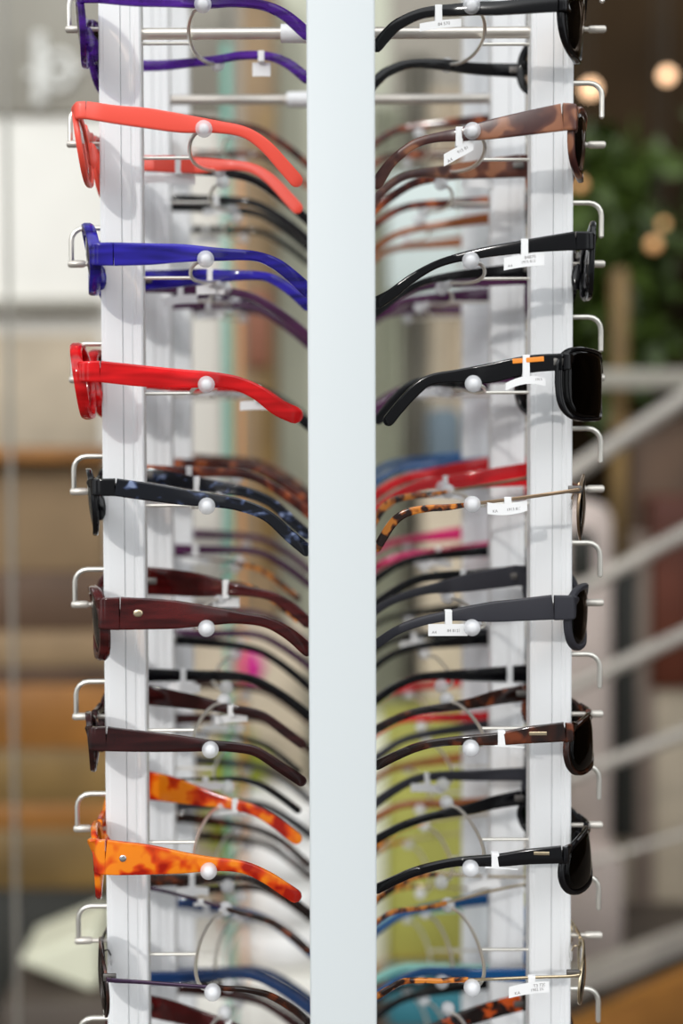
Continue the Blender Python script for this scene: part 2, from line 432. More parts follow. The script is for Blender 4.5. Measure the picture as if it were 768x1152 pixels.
    # inlays and emblems on the arms
    for kind_, u, v, w, h, mat in sp.get('marks', []):
        lx = 30
        for _ in range(4):
            p = P(u, v, d - yat(lx) - 2); lx = (p.x - xb)*(-s)
        lz = p.z - Z; y = sn*(yat(lx) + sp.get('tk', 3.0)/2 + .35); mm = (d-68)/F
        if kind_ == 'bar':
            sl = sp.get('mslope', .07)
            yy = lambda l: sn*(yat(l) + sp.get('tk', 3.0)/2 + .45)
            q1, q2 = Vector((lx - w*mm/2, yy(lx - w*mm/2), lz + sl*w*mm/2)), Vector((lx + w*mm/2, yy(lx + w*mm/2), lz - sl*w*mm/2))
            mk('inlay', fix(blade([q1, (q1+q2)/2, q2], [h*mm]*3, [.7]*3, roundend=False)), M[mat], temples[sn])
        else:
            e = mk('emblem', fix(join(([(lx + a*w*mm/2, y + b_*.5, lz + c*h*mm/2) for a, b_, c in ball((0, 0, 0), 1, 20)[0]], ball((0, 0, 0), 1, 20)[1]))), M['gold' if kind_ == 'oval' else 'silver'], temples[sn])
            e['label'] = 'small metal emblem'
    # price tag looped round an arm
    for tg in sp.get('tags', []):
        q = sn if tg.get('near', True) else -sn
        if 'u' in tg:
            lx = 60; Yd = lambda l: d - yat(l)*(1 if q == sn else -1)
            for _ in range(4): lx = (P(tg['u'], 500, Yd(lx)).x - xb)*(-s)
        else: lx = tg['lx']
        lz, h = interp(tb, lx); h = max(h, 1.2); tk = (sp.get('tk', 3.0) if not metal else 1.3) + 1.4
        lz -= tw if q != sn else 0
        y = q*yat(lx); sw = tg.get('sw', 4.2); drop = tg.get('drop', 1.5); ph = tg.get('ph', 6.0)
        a0, a1 = tg.get('span', (-11, 12)); rot = tg.get('rot', 0.0)
        loop = box(lx-sw/2, lx+sw/2, y-tk/2, y+tk/2, lz-h/2-.5-drop, lz+h/2+.5, .4)
        yo = y + q*(tk/2 - .2)
        # label plate, slightly curled
        vs, fs = [], []; NS = 8; zc = lz - h/2 - drop - ph/2
        for e in range(NS+1):
            xx = a0 + (a1-a0)*e/NS; zz = -xx*math.tan(rot)*(1 if s < 0 else -1) * (-s) * (1) - tg.get('curl', .006)*xx*xx
            yy = yo + q*(.002*xx*xx)
            for dy in (-.15, .15):
                for dz in (-ph/2, ph/2): vs.append((lx+xx, yy+dy, zc+zz+dz))
        for e in range(NS):
            b0 = e*4
            fs += [(b0, b0+4, b0+5, b0+1), (b0+2, b0+3, b0+7, b0+6), (b0+1, b0+5, b0+7, b0+3), (b0, b0+2, b0+6, b0+4)]
        fs += [(0, 1, 3, 2), (NS*4, NS*4+2, NS*4+3, NS*4+1)]
        t_o = mk('price_tag', join(loop, (vs, fs)), M['tag'], root, smooth=False)
        for (tx_, ox, oz, size) in tg.get('text', []):
            cu = bpy.data.curves.new('printed_number', 'FONT'); cu.body = tx_; cu.size = size*1.15*S; cu.align_x = 'CENTER'; cu.align_y = 'CENTER'; cu.extrude = .00002
            cu.materials.append(M['ink']); to = bpy.data.objects.new('printed_number', cu); C.objects.link(to); to.parent = t_o
            xl = lx - ox*s*-1 if s < 0 else lx - ox
            xl = lx + (ox if s < 0 else -ox)
            dxl = xl - lx
            zz = -dxl*math.tan(rot)*(1 if s < 0 else -1)*(-s) - tg.get('curl', .006)*dxl*dxl
            me_t = bpy.data.meshes.new_from_object(to); bpy.data.objects.remove(to); to = bpy.data.objects.new('printed_number', me_t); C.objects.link(to); to.parent = t_o
            to.location = Vector((xl, yo + q*(.002*dxl*dxl + .2), zc + zz + oz))*S
            to.rotation_euler = (PI/2, tg.get('trot', 0), 0 if s < 0 else PI)
    return root

NUMS = [('84870', 3, 1.6, 2.3), ('1915 8127', 2.5, -.9, 1.9), ('A4', -8.5, -1.7, 2.0)]
def T(u, span=(-11, 12), rot=0., ph=6.5, drop=1.2, text=(), near=True, curl=.004, sw=4.2, trot=0):
    return dict(u=u, span=span, rot=rot, ph=ph, drop=drop, text=text, near=near, curl=curl, sw=sw, trot=trot)
LEFT = [
 dict(fm='purple', lm='lbrown', ut=94, wrap=9, zt=12, zb=-29, rw=3.6, tx=4, tk=3.4, px=[(112, -4, 14), (150, 0, 13), (190, 2, 11), (228, 4, 10), (262, 2.5, 10), (295, 6, 10), (320, 17, 12), (345, 38, 14)],
      tags=[T(296, (-6, 6), 0, 9, 1, near=False)], name='translucent purple sunglasses at the very top of the left side'),
 dict(fm='coral', lm='lpale', ut=89, wrap=4, zt=9, zb=-30, rw=3.2, tx=3.4, pant=.14, cat=1, n=2.4, px=[(97, 124, 19), (130, 129, 20), (165, 133, 22), (205, 139, 20), (245, 143, 13), (275, 149, 12), (298, 164, 14), (320, 188, 15), (333, 203, 15)],
      tags=[T(203, (-9, 11), .02, 6, 1, near=False)], name='matte coral sunglasses with flat straight arms'),
 dict(fm='blue', lm='lbrown', ut=107, wrap=11, zt=15, zb=-19, rw=4.2, tx=6.5, n=2.2, pant=.1, cat=0, tk=3.8, px=[(128, 286, 26), (165, 286, 24), (205, 285, 20), (240, 286, 15), (285, 288, 11), (310, 297, 13), (330, 312, 14), (346, 327, 15)],
      tags=[T(238, (-10, 9), 0, 6, 1, near=False)], name='translucent royal blue sunglasses with small round lenses'),
 dict(fm='red', lm='lpink', ut=90, wrap=5, zt=17, zb=-21, rw=4.0, tx=6.8, n=2.3, pant=.14, cat=0, tk=4, px=[(113, 418, 24), (160, 423, 24), (205, 426, 21), (235, 427, 18), (265, 431, 16), (290, 442, 17), (312, 458, 19), (331, 467, 19)],
      tags=[T(290, (-12, 10), 0, 6, 1, near=False)], name='glossy bright red sunglasses with rounded thick front'),
 dict(fm='black', lm='lpale', ut=104, wrap=10, zt=13, zb=-21, rw=2.8, tx=3.4, n=2.8, pant=.1, cat=4, px=[(130, 548, 20), (165, 553, 20), (205, 559, 18), (240, 563, 15), (270, 568, 14), (300, 580, 13), (325, 602, 14), (345, 619, 14)], am='marble',
      tags=[T(221, (-3, 3), 0, 1, .4, near=False)], name='black sunglasses with blue grey marbled arms'),
 dict(fm='burgundy', lm='lbrown', ut=113, wrap=10, zt=13, zb=-22, rw=4.6, tx=6.0, n=2.8, pant=.08, cat=3, tk=3.6, px=[(135, 690, 37), (165, 690.5, 35), (200, 691.5, 31), (240, 693, 20), (270, 695, 13), (300, 700, 12), (325, 713, 14), (346, 731, 15)],
      marks=[('oval', 155, 690, 11, 8.5, 'gold')], tags=[T(253, (-9, 9), 0, 7, 1, near=False)], name='burgundy sunglasses with broad arms and a small oval emblem'),
 dict(fm='oxblood', lm='lbrown', ut=99, wrap=8, zt=11, zb=-18, rw=3.0, tx=3.6, n=2.6, pant=.08, cat=7, px=[(120, 831, 28), (165, 834, 23), (205, 836, 18), (240, 838, 12), (270, 840, 11), (290, 845, 11), (315, 861, 12), (339, 877, 12)],
      tags=[T(258, (-11, 11), -.08, 5, 1, near=False)], tw=6, name='dark oxblood cat-eye sunglasses with a slim tapering arm'),
 dict(fm='orange', lm='lpink', ut=104, wrap=8, zt=12, zb=-22, rw=4.0, tx=3.8, n=2.8, pant=.06, cat=5, px=[(119, 964, 40), (165, 967, 34), (205, 970.5, 24), (240, 972, 15), (275, 976, 13), (300, 987, 14), (320, 1000, 15), (332, 1008, 15)],
      marks=[('round', 138, 966, 8, 8, 'silver')], tags=[T(262, (-11, 8), 0, 2, 1, near=False)], name='orange tortoiseshell sunglasses with a round rivet'),
 dict(fm='havana', am='plum', tm='havana', lm='lpale', ut=114, wrap=6, metal=True, zt=13, zb=-25, a=26.5, rw=1.6, tx=1.8, n=2.3, pant=.04, cat=1, tip=72, px=[(120, 1102, 5), (160, 1105, 4), (228, 1110, 4), (255, 1112, 5), (278, 1114, 6), (303, 1120, 7), (328, 1134, 8), (346, 1149, 8)],
      tags=[T(222, (-5, 4), 0, 2.5, .5, near=False)], name='thin dark metal sunglasses with pale lenses and tortoiseshell rims'),
 dict(fm='burgundy', lm='ldark', ut=112, wrap=10, zt=13, zb=-22, rw=4, tx=4, px=[(130, 1255, 30), (165, 1257, 28), (205, 1258, 22), (240, 1258, 16), (275, 1262, 13), (305, 1272, 13), (330, 1290, 14), (346, 1304, 14)], tw=3,
      tags=[T(253, (-9, 3), 0, 7, 1, near=False)], name='dark burgundy sunglasses at the bottom edge of the left side'),
]
RIGHT = [
 dict(fm='black', lm='lbrown', ut=634, wrap=26, zt=12, zb=-27, rw=3.0, tx=4, n=2.6, px=[(627, 4, 18), (566, 9, 15), (530, 10, 14), (480, 14, 11), (450, 26, 12), (436, 38, 13), (424, 52, 13)],
      tags=[T(493, (-13, 11), .12, 4.6, 2.6, [('84 570', 3, 0, 2.2)], trot=-.12)], name='glossy black sunglasses at the very top of the right side'),
 dict(fm='brown', lm='lpale', ut=644, wrap=20, zt=8, zb=-26, rw=3.2, tx=3.6, n=2.6, pant=.06, px=[(632, 132, 30), (590, 139, 26), (550, 146, 21), (520, 151, 15), (490, 155, 10), (465, 163, 10), (440, 183, 11), (424, 206, 14)],
      tags=[T(516, (-8, 9), .5, 7.0, 3.0, [('A4', -5.5, -2, 2.4), ('915 81', 2, 0, 2.2)], trot=-.5, curl=0)], name='matte brown tortoiseshell sunglasses with a wide flat arm'),
 dict(fm='black', lm='lgrey', ut=665, wrap=8, zt=14, zb=-23, rw=3.2, tx=3.4, n=3.0, pant=.04, cat=5, px=[(647, 271, 21), (593, 277, 15), (534, 286, 11), (495, 296, 8.5), (465, 312, 10), (440, 331, 12), (425, 340, 14)],
      tags=[T(589, (-11, 12), .12, 7.2, .8, NUMS, trot=-.12)], name='glossy black angular sunglasses with silver trim and a numbered tag'),
 dict(fm='black', lm='ldark', ut=637, wrap=40, zt=14, zb=-25, rw=2.2, tx=3.0, yc=37, a=27.5, n=3.6, pant=.0, cat=2, taper=.06, px=[(632, 407, 19), (593, 410, 20), (550, 420, 22), (515, 423, 15), (485, 427, 12), (468, 438, 13), (450, 457, 13), (437, 473, 13)],
      marks=[('bar', 594, 405, 34, 5.5, 'stripe')], tags=[T(591, (-11, 12), .1, 4.5, 1.4, [('1915', 7, .6, 1.8)], curl=.02, trot=-.05)], name='black wraparound sunglasses with an orange stripe on the arm'),
 dict(fm='bronze', am='bronze', tm='amber', lm='lpale', ut=652, wrap=14, metal=True, zt=10, zb=-27, a=26.5, rw=1.3, tx=1.5, n=2.2, pant=.05, cat=0, tip=72, px=[(650, 551, 4), (594, 559, 4), (539, 566, 4), (504, 570.6, 7), (480, 572, 8), (457, 577, 9), (441, 589, 10), (424, 616, 10)],
      tags=[T(571, (-11, 12), .08, 6.6, 1.2, [('KA', -7.5, -1.2, 2), ('1913 8127', 4, -.4, 2)], curl=-.012, trot=-.1)], name='thin bronze wire sunglasses with tortoiseshell arm tips'),
 dict(fm='matte', lm='lbrown', ut=642, wrap=24, zt=14, zb=-18, rw=3.6, tx=4, n=2.7, pant=.03, cat=3, px=[(622, 683, 28), (585, 686, 25), (550, 688.5, 22), (505, 692.5, 12), (470, 700, 10), (445, 710, 9.5), (424, 724, 10)],
      tags=[T(504, (-11, 12), 0, 7, 1.4, [('A4', -8.5, -1.4, 2), ('84 8127', 3, -.5, 2.1)], curl=0)], name='matte charcoal sunglasses with a broad plain arm'),
 dict(fm='havana', lm='lred', ut=643, wrap=28, zt=8, zb=-21, rw=2.4, tx=3.2, yc=37, a=27, n=3.0, pant=-.05, cat=-1, px=[(635, 823, 22), (595, 826, 19), (560, 830, 14), (500, 832.5, 9), (470, 838, 9.5), (445, 848, 10), (424, 858, 11)],
      marks=[('bar', 605, 825, 19, 4, 'gold')], mslope=.05, tw=9, tags=[T(564, (-13, 4), -.03, .9, .3, curl=.002, sw=4.4)], name='dark tortoiseshell wraparound sunglasses with a gold bar on the arm'),
 dict(fm='black', lm='lgreen', ut=638, wrap=30, zt=8, zb=-21, rw=2.6, tx=3.2, yc=37, a=27, n=2.8, pant=-.08, cat=-2, px=[(632, 961, 20), (595, 963, 17), (560, 966.5, 14), (510, 968, 9.5), (470, 977, 10), (445, 987, 10), (424, 997, 11)],
      marks=[('bar', 609, 960, 17, 3.6, 'gold')], mslope=.04, tw=10, tags=[T(557, (-13, 6), -.05, .9, .3, curl=.002, sw=4.4)], name='black wraparound sunglasses with green lenses'),
 dict(fm='gold', am='gold', tm='amber', lm='lpale', ut=654, wrap=14, metal=True, zt=8, zb=-20, a=25, rw=1.4, tx=1.6, n=2.4, pant=.05, cat=0, tip=76, px=[(648, 1097.6, 3), (597, 1099.7, 3), (504, 1103, 3), (480, 1103, 5), (455, 1104, 6), (440, 1111, 6), (424, 1121, 7)],
      tags=[T(599, (-10, 13.5), .13, 6.6, 1.6, [('KA', -8.5, -1.5, 2.2), ('T3 7200', 5, 1.2, 2.2), ('1902 2537', 4, -1.2, 2.0)], trot=-.13)], name='pale gold wire sunglasses with pale lenses and a long white tag'),
 dict(fm='havana', lm='ldark', ut=650, wrap=16, zt=12, zb=-22, rw=3.4, tx=4, px=[(632, 1252, 22), (590, 1254, 22), (550, 1256, 20), (510, 1258, 15), (480, 1264, 12), (455, 1276, 12), (424, 1300, 13)], am='tort2', tw=2,
      name='orange flecked black sunglasses at the bottom edge of the right side'),
]
M['tort2'] = tortoise('black_and_orange_flecked_plastic', [(.46, (.008, .004, .004)), (.55, (.05, .01, .004)), (.62, (.55, .08, .01))], 130, .12)
SIDE = {-1: 'left', 1: 'right'}
for k, sp in enumerate(LEFT):
    glasses(sp, -1, 0, k, sp['name'], 'sunglasses on the front left pegs')
for k, sp in enumerate(RIGHT):
    glasses(sp, 1, 0, k, sp['name'], 'sunglasses on the front right pegs')

# pairs in the second and third columns
TBS = {
 'broad': [(6, 4, 17), (26, 3.5, 15), (50, 2.5, 12), (75, 1.5, 8), (92, -.5, 7), (108, -7, 7.5), (122, -17, 8), (134, -27, 8)],
 'slim': [(6, 4, 10), (26, 4, 9), (50, 3.2, 7.5), (78, 2.2, 6), (95, -1, 5.5), (110, -9, 6), (124, -19, 6.5), (136, -29, 6.5)],
 'wire': [(6, 3, 1.6), (30, 2, 1.6), (60, 1, 1.6), (80, 0, 3), (97, -4, 4), (112, -13, 4.5), (126, -24, 5)],
}
def back(fm, lm, tbl='slim', dz=0, slope=0, tags=None, **kw):
    d = dict(fm=fm, lm=lm, tb=TBS[tbl], dz=dz, slope=slope, zt=12, zb=-24, wrap=9, rw=3.2, tx=3.6, n=2.6, cat=2); d.update(kw)
    if tbl == 'wire': d.update(metal=True, rw=1.5, tx=1.6, tip=78); d.setdefault('tm', 'amber')
    if tags: d['tags'] = [dict(lx=t, span=(-11, 12), rot=random.uniform(-.1, .1), ph=6, drop=1.2, near=nr) for t, nr in tags]
    return d
word = dict(black='black', aubergine='aubergine', havana='dark tortoiseshell', oxblood='dark oxblood', navy='navy blue', redp='red', pink='hot pink', teal='pale teal',
            cobalt='cobalt blue', cinnamon='cinnamon brown', matte='charcoal', amber='amber tortoiseshell', bronze='bronze wire', gold='gold wire', silver='silver wire', brown='brown', plum='dark plum', tort2='orange flecked black')
front_l = ['purple', 'coral', 'royal blue', 'bright red', 'marbled', 'burgundy', 'oxblood cat-eye', 'orange tortoiseshell', 'thin dark metal', 'bottom burgundy', 'bottommost', 'bottommost']
front_r = ['topmost black', 'brown tortoiseshell', 'angular black', 'orange-striped black', 'bronze wire', 'matte charcoal', 'gold-barred wraparound', 'green-lensed wraparound', 'pale gold wire', 'orange flecked', 'bottommost', 'bottommost']
ML = {1: back('black', 'lgrey', 'slim', 2, -.03, [(32, True), (62, False)]), 2: back('aubergine', 'lgrey', 'slim', -8, -.02, [(45, True), (55, False)]), 3: back('black', 'lgrey', 'slim', 0, -.02, [(58, True)]),
      4: back('havana', 'lbrown', 'slim', 4, .0, [(10, False), (50, True)], am='cinnamon2'), 5: back('havana', 'lbrown', 'wire', 4, -.07, [(48, True)]), 6: back('black', 'lgrey', 'slim', 3, -.03, [(45, True)]),
      7: back('black', 'lgrey', 'wire', 2, -.03, [(60, True), (40, False)], tm='black'), 8: back('havana', 'ldark', 'broad', 0, -.02, [(50, True)], hs=.6), 9: back('navy', 'lgrey', 'slim', 1, -.02, [(50, False)]), 10: back('oxblood', 'ldark', 'slim', 0, 0)}
M['cinnamon2'] = tortoise('rust_brown_tortoiseshell', [(.42, (.05, .01, .008)), (.55, (.16, .03, .015)), (.68, (.5, .12, .03))], 80, .15)
BL = {0: back('cinnamon', 'lbrown', 'slim', 0, 0, am='cinnamon2'), 1: back('black', 'lgrey', 'slim', 0, 0, [(40, False)]), 2: back('plum', 'lgrey', 'slim', 0, .0, [(60, True)]), 3: back('black', 'lgrey', 'slim', 0, 0),
      4: back('brown', 'lbrown', 'slim', 2, 0, [(50, True)]), 5: back('aubergine', 'lgrey', 'slim', 2, 0, [(40, True)]), 6: back('aubergine', 'lgrey', 'slim', 2, 0), 7: back('oxblood', 'lgrey', 'slim', 2, 0, [(55, True)]),
      8: back('matte', 'lgrey', 'slim', 0, 0, [(60, True)]), 9: back('havana', 'lgrey', 'slim', 0, 0), 10: back('navy', 'lgrey', 'slim', 0, 0), 11: back('black', 'ldark', 'slim', 0, 0)}
MR = {1: back('havana', 'lbrown', 'slim', 1, -.04, [(50, True)], am='cinnamon2'), 2: back('aubergine', 'ldark', 'broad', 0, -.03, wrap=16, hs=.8), 3: back('black', 'ldark', 'slim', 0, -.02, [(80, True)], wrap=16, am='aubergine'), 4: back('redp', 'lpink', 'broad', 2, -.07, [(72, True)]),
      5: back('black', 'lgrey', 'slim', 4, -.04, [(60, True)]), 6: back('black', 'lgrey', 'broad', 3, -.03, [(28, True)], hs=.75), 7: back('matte', 'lbrown', 'slim', 2, -.05, [(85, True)], wrap=18), 8: back('gold', 'lpale', 'wire', 0, -.01, [(45, True)]), 9: back('cobalt', 'lgrey', 'slim', 0, -.02), 10: back('black', 'lgrey', 'slim', 0, 0)}
BR = {0: back('cinnamon', 'lbrown', 'slim', 0, 0, am='cinnamon2'), 1: back('teal', 'lpale', 'slim', -8, -.08, am='cinnamon'), 2: back('aubergine', 'lgrey', 'slim', 0, 0), 3: back('pink', 'lgrey', 'slim', -2, -.06, [(30, True)], am='plum'), 4: back('cobalt', 'lgrey', 'slim', 3, -.03),
      5: back('pink', 'lpink', 'broad', 3, -.05, [(60, True)], hs=.8), 6: back('black', 'lgrey', 'broad', 2, -.03, [(80, True)], hs=.7), 7: back('redp', 'lgrey', 'slim', 2, -.03), 8: back('cinnamon', 'lbrown', 'slim', 0, -.04), 9: back('gold', 'lpale', 'wire', 0, 0), 10: back('teal', 'lgrey', 'slim', 0, 0), 11: back('black', 'lgrey', 'slim', 0, 0)}
for tabl, s, i in ((ML, -1, 1), (BL, -1, 2), (MR, 1, 1), (BR, 1, 2)):
    for k, sp in tabl.items():
        nm = word.get(sp['fm'], sp['fm']); fr_ = (front_l if s < 0 else front_r)[k]
        col = 'second' if i == 1 else 'third'
        if k >= 10: lab = f'{nm} sunglasses, {SIDE[s]} side, {col} post back, {"lowest row but one" if k == 10 and i == 2 else "lowest row of all"}'
        else: lab = f'{nm} sunglasses, {col} post back, behind the {fr_} pair on the {SIDE[s]}'
        glasses(sp, s, i, k, lab, f'sunglasses on the {col} {SIDE[s]} post', detail=False)

# ------------------------------------------------------------------ the shop behind
def region(u0, v0, u1, v1, Y):                  # corners of what is seen between two pixels at depth Y
    a, b_ = P(u0, v0, Y), P(u1, v1, Y); return a.x, b_.x, b_.z, a.z
def rbox(name, u0, v0, u1, v1, Y, th, mat, parent=None, c=6, z0=None):
    x0, x1, za, zb = region(u0, v0, u1, v1, Y)
    if z0 is not None: za = z0
    vf = box(x0, x1, Y, Y+th, za, zb, c)
    if parent is not None:
        L = Vector(parent.location)/S; vf = ([Vector(v)-L for v in vf[0]], vf[1])
    return mk(name, vf, mat, parent)
B = dict(
 glaze=plain('grey_glass_edge', (.25, .23, .20), .4),
 wall=plain('warm_grey_plaster', (.36, .33, .28), .9, var=.08, scale=2),
 dark=plain('dark_brown_panelling', (.034, .020, .009), .8, spec=.1, var=.45, scale=1.5),
 floor=plain('taupe_floor', (.075, .058, .045), .6, var=.15, scale=3),
 cream=plain('cream_paint', (.80, .78, .72), .6, var=.05, scale=3),
 greyb=plain('grey_beige_laminate', (.34, .32, .27), .7, var=.12, scale=4),
 beige=plain('beige_fabric', (.52, .44, .33), .9, var=.1, scale=8),
 tan=plain('tan_board', (.27, .18, .095), .7, var=.15, scale=6),
 umber=plain('umber_wood', (.10, .055, .03), .6, var=.25, scale=6),
 honey=plain('honey_wood', (.28, .115, .02), .5, var=.45, scale=4),
 olivew=plain('olive_brown_wood', (.19, .115, .035), .5, var=.45, scale=4),
 rust=plain('rust_red_board', (.24, .09, .05), .7),
 palegreen=plain('pale_green_board', (.52, .53, .42), .8, var=.1, scale=4),
 olive=plain('olive_green_board', (.36, .35, .075), .7, var=.15, scale=5),
 lime=plain('pale_lime_board', (.72, .72, .56), .7),
 slate=plain('slate_blue_fabric', (.12, .16, .19), .8),
 mist=plain('pale_blue_paper', (.62, .70, .68), .8),
 white=plain('white_ceramic', (.85, .84, .82), .35),
 magenta=plain('magenta_paper', (.62, .02, .25), .8),
 glass_edge=plain('green_glass_edge', (.12, .36, .28), .2),
 orange=plain('orange_paint', (.75, .33, .10), .5),
 teal=plain('teal_blue_cloth', (.02, .14, .18), .7),
 rail=plain('pale_painted_steel', (.44, .40, .35), .35, .2),
 mauve=plain('pale_mauve_upholstery', (.60, .50, .45), .8, var=.06, scale=5),
 redwood=plain('dark_red_wood', (.10, .022, .008), .5, var=.3, scale=5),
 taupe=plain('taupe_board', (.26, .20, .16), .8),
 char=plain('charcoal_board', (.03, .03, .025), .7),
 leaf=plain('green_leaf', (.05, .085, .010), .45, var=.4, scale=4), leafy=plain('yellow_green_leaf', (.34, .38, .03), .5, var=.3, scale=6),
 pot=plain('terracotta', (.30, .12, .06), .8), print=plain('white_window_print', (.80, .80, .76), .7), bulb=glow('warm_lamp_glass', (1, .62, .36), 2.6), bulbdim=glow('dim_amber_lamp_glass', (1, .52, .22), .5),
)
def struct(name, vf, mat): return tag(mk(name, vf, mat, smooth=False), kind='structure')
struct('floor', box(-2600, 3200, -1500, 5200, -40, 0), B['floor'])
struct('wall_back', box(-2600, 3200, 5200, 5300, 0, 3200), B['wall'])
struct('wall_left', box(-2700, -2600, 1000, 5200, 0, 3200), B['wall'])
struct('wall_right', box(3200, 3300, 1000, 5200, 0, 3200), B['dark'])
def thing_at(name, u, v, Y, label, cat, group=None, z=None):
    p = P(u, v, Y); return empty(name, (p.x, Y, p.z if z is None else z), 0, label, cat, group)
# left of the rack: cream cupboard, counter, cone
t = thing_at('cupboard', 60, 500, 3300, 'tall cream cupboard with a grey upper panel behind the left side of the rack', 'cupboard', z=0)
rbox('body', -70, 132, 254, 870, 3300, 300, B['cream'], t, 10, z0=0)
rbox('upper_panel', -70, -120, 254, 128, 3290, 300, B['greyb'], t, 6)
rbox('shelf_edge', -70, 336, 112, 350, 3240, 60, B['greyb'], t, 4)
rbox('lower_door', -70, 376, 112, 508, 3285, 14, B['beige'], t, 4)
# printed ring and bar on the upper panel
def ringv(cx, cy, cz, r, w, n=30, th=4):
    return rod([(cx + r*math.cos(2*PI*k/n), cy, cz + r*math.sin(2*PI*k/n)*1.25) for k in range(n+1)], w, 6)
p = P(66, 80, 3285); L = Vector(t.location)/S
q1, q2 = P(45, 38, 3285), P(45, 118, 3285)
mk('printed_emblem', join(([Vector(v)-L for v in ringv(p.x, 3285, p.z, 38, 11)[0]], ringv(p.x, 3285, p.z, 38, 11)[1]),
    ([Vector(v)-L for v in rod([q1, q2], 17, 8)[0]], rod([q1, q2], 17, 8)[1]),
    ([Vector(v)-L for v in rod([P(30, 84, 3285), P(92, 78, 3285)], 10, 8)[0]], rod([q1, q2], 17, 8)[1])), B['print'], t)
t = thing_at('counter', 40, 800, 2600, 'wooden counter of tan, umber and honey boards at the lower left', 'counter', z=0)
rbox('back_board', -90, 508, 118, 645, 2640, 60, B['tan'], t, 5)
rbox('ledge', -90, 505, 118, 520, 2560, 140, B['honey'], t, 5)
rbox('drawer_front', -90, 645, 125, 712, 2600, 100, B['umber'], t, 5)
rbox('board', -90, 712, 125, 750, 2590, 110, B['tan'], t, 5)
rbox('board', -90, 750, 125, 772, 2600, 100, B['umber'], t, 3)
rbox('board', -90, 772, 125, 842, 2590, 110, B['honey'], t, 5)
rbox('board', -90, 842, 125, 905, 2600, 100, B['olivew'], t, 5)
rbox('board', -90, 905, 125, 935, 2600, 100, B['honey'], t, 5)
rbox('board', -90, 935, 125, 1000, 2592, 100, B['olivew'], t, 5)
rbox('plinth', -90, 1000, 125, 1046, 2610, 100, B['char'], t, 5, z0=0)
# low cream wedge stool on the floor
a = P(18, 1086, 2350); pts = [P(18, 1083, 2350), P(100, 1050, 2350), P(110, 1056, 2350), P(112, 1110, 2350), P(102, 1116, 2350)]
vs = [(p.x, 2350, p.z) for p in pts] + [(p.x, 2520, p.z) for p in pts]; n = len(pts)
o = mk('wedge_cushion', (vs, [tuple(range(n)), tuple(range(2*n-1, n-1, -1))] + [(k, n+k, n+(k+1) % n, (k+1) % n) for k in range(n)]), B['lime'])
bv = o.modifiers.new('b', 'BEVEL'); bv.width = .010; bv.segments = 3
tag(o, 'pale wedge shaped cushion standing low in front of the wooden counter', 'cushion')
zl = min(p.z for p in pts)
tag(mk('low_bench', box(P(5, 1116, 2350).x, P(150, 1116, 2350).x, 2300, 2560, 0, zl, 10), B['floor']), 'low taupe bench carrying the pale wedge cushion', 'bench')
# glass panels seen on edge
def pane(u, Y0, Y1, z0, z1, w, mat_edge, label):
    x = P(u, 500, Y0).x
    o = mk('glass_panel', box(x-w/2, x+w/2, Y0, Y1, z0, z1, 1.5), M['pane'], None)
    e = mk('polished_edge', box(x-w/2-1, x+w/2+1, Y0-4, Y0, z0, z1, 1), mat_edge, o)
    tag(o, label, 'glass panel'); return o
M['pane'] = lensmat('clear_pane', (.86, .93, .90))
pane(12, 1700, 1712, 0, 2000, 4, B['glaze'], 'upright glass panel seen edge-on at the far left of the picture')
pane(257, 2100, 2110, 0, 2000, 12, B['glass_edge'], 'green edged glass panel standing just left of the centre post')
tag(rbox('orange_strip', 264, 190, 271, 470, 2500, 20, B['orange'], None, 3, z0=0), 'narrow orange upright strip beside the green glass edge', 'strip')
# between left posts and centre
t = thing_at('bookcase', 290, 400, 3000, 'olive brown bookcase with a rust red board left of the centre post', 'bookcase', z=0)
rbox('side_board', 271, -40, 312, 860, 3000, 250, B['olivew2'] if 'olivew2' in B else B['tan'], t, 5, z0=0)
rbox('inner_board', 290, 120, 311, 640, 2985, 15, B['olivew'], t, 4)
rbox('rust_board', 276, 326, 304, 412, 2970, 15, B['rust'], t, 4)
tag(rbox('pale_green_board', 311, -40, 440, 900, 3200, 60, B['palegreen'], None, 8, z0=0), 'pale green board standing behind the centre post', 'board')
t = rbox('display_table', 190, 1108, 386, 1190, 2500, 420, B['cream'], None, 10, z0=0)
tag(t, 'white display table carrying white dishes low behind the rack', 'table')
zt_ = P(300, 1108, 2500).z
tag(rbox('storage_box', 200, 700, 345, 905, 2880, 36, B['beige'], None, 10, z0=zt_), 'tall beige storage box at the back of the white table', 'box')
# stacked white dishes
def dish(cx, cy, z, r, h, label):
    prof = [(0.0, 0), (r*.55, 0), (r*.8, h*.12), (r*.97, h*.4), (r, h*.7), (r*.96, h*.93), (r*.86, h), (r*.5, h*.96), (0.0, h*.95)]
    vs, fs = [], []; n = 28
    for (rr, zz) in prof:
        for k in range(n): vs.append((cx + max(rr, .5)*math.cos(2*PI*k/n), cy + max(rr, .5)*math.sin(2*PI*k/n), z + zz))
    for i_ in range(len(prof)-1):
        for k in range(n): fs.append((i_*n+k, i_*n+(k+1) % n, (i_+1)*n+(k+1) % n, (i_+1)*n+k))
    return tag(mk('round_dish', (vs, fs), B['white']), label, 'dish', 'white dishes behind the rack')
px_ = P(318, 1000, 2560).x
z0 = zt_
for kk, (h, r, lb) in enumerate(((92, 125, 'white round dish at the bottom of the stack left of the centre post'), (98, 118, 'white round dish second from the bottom of the stack'), (92, 122, 'white round dish third from the bottom of the stack'), (80, 112, 'white round dish on top of the stack beside yellow green leaves'))):
    dish(px_, 2640, z0, r, h, lb); z0 += h
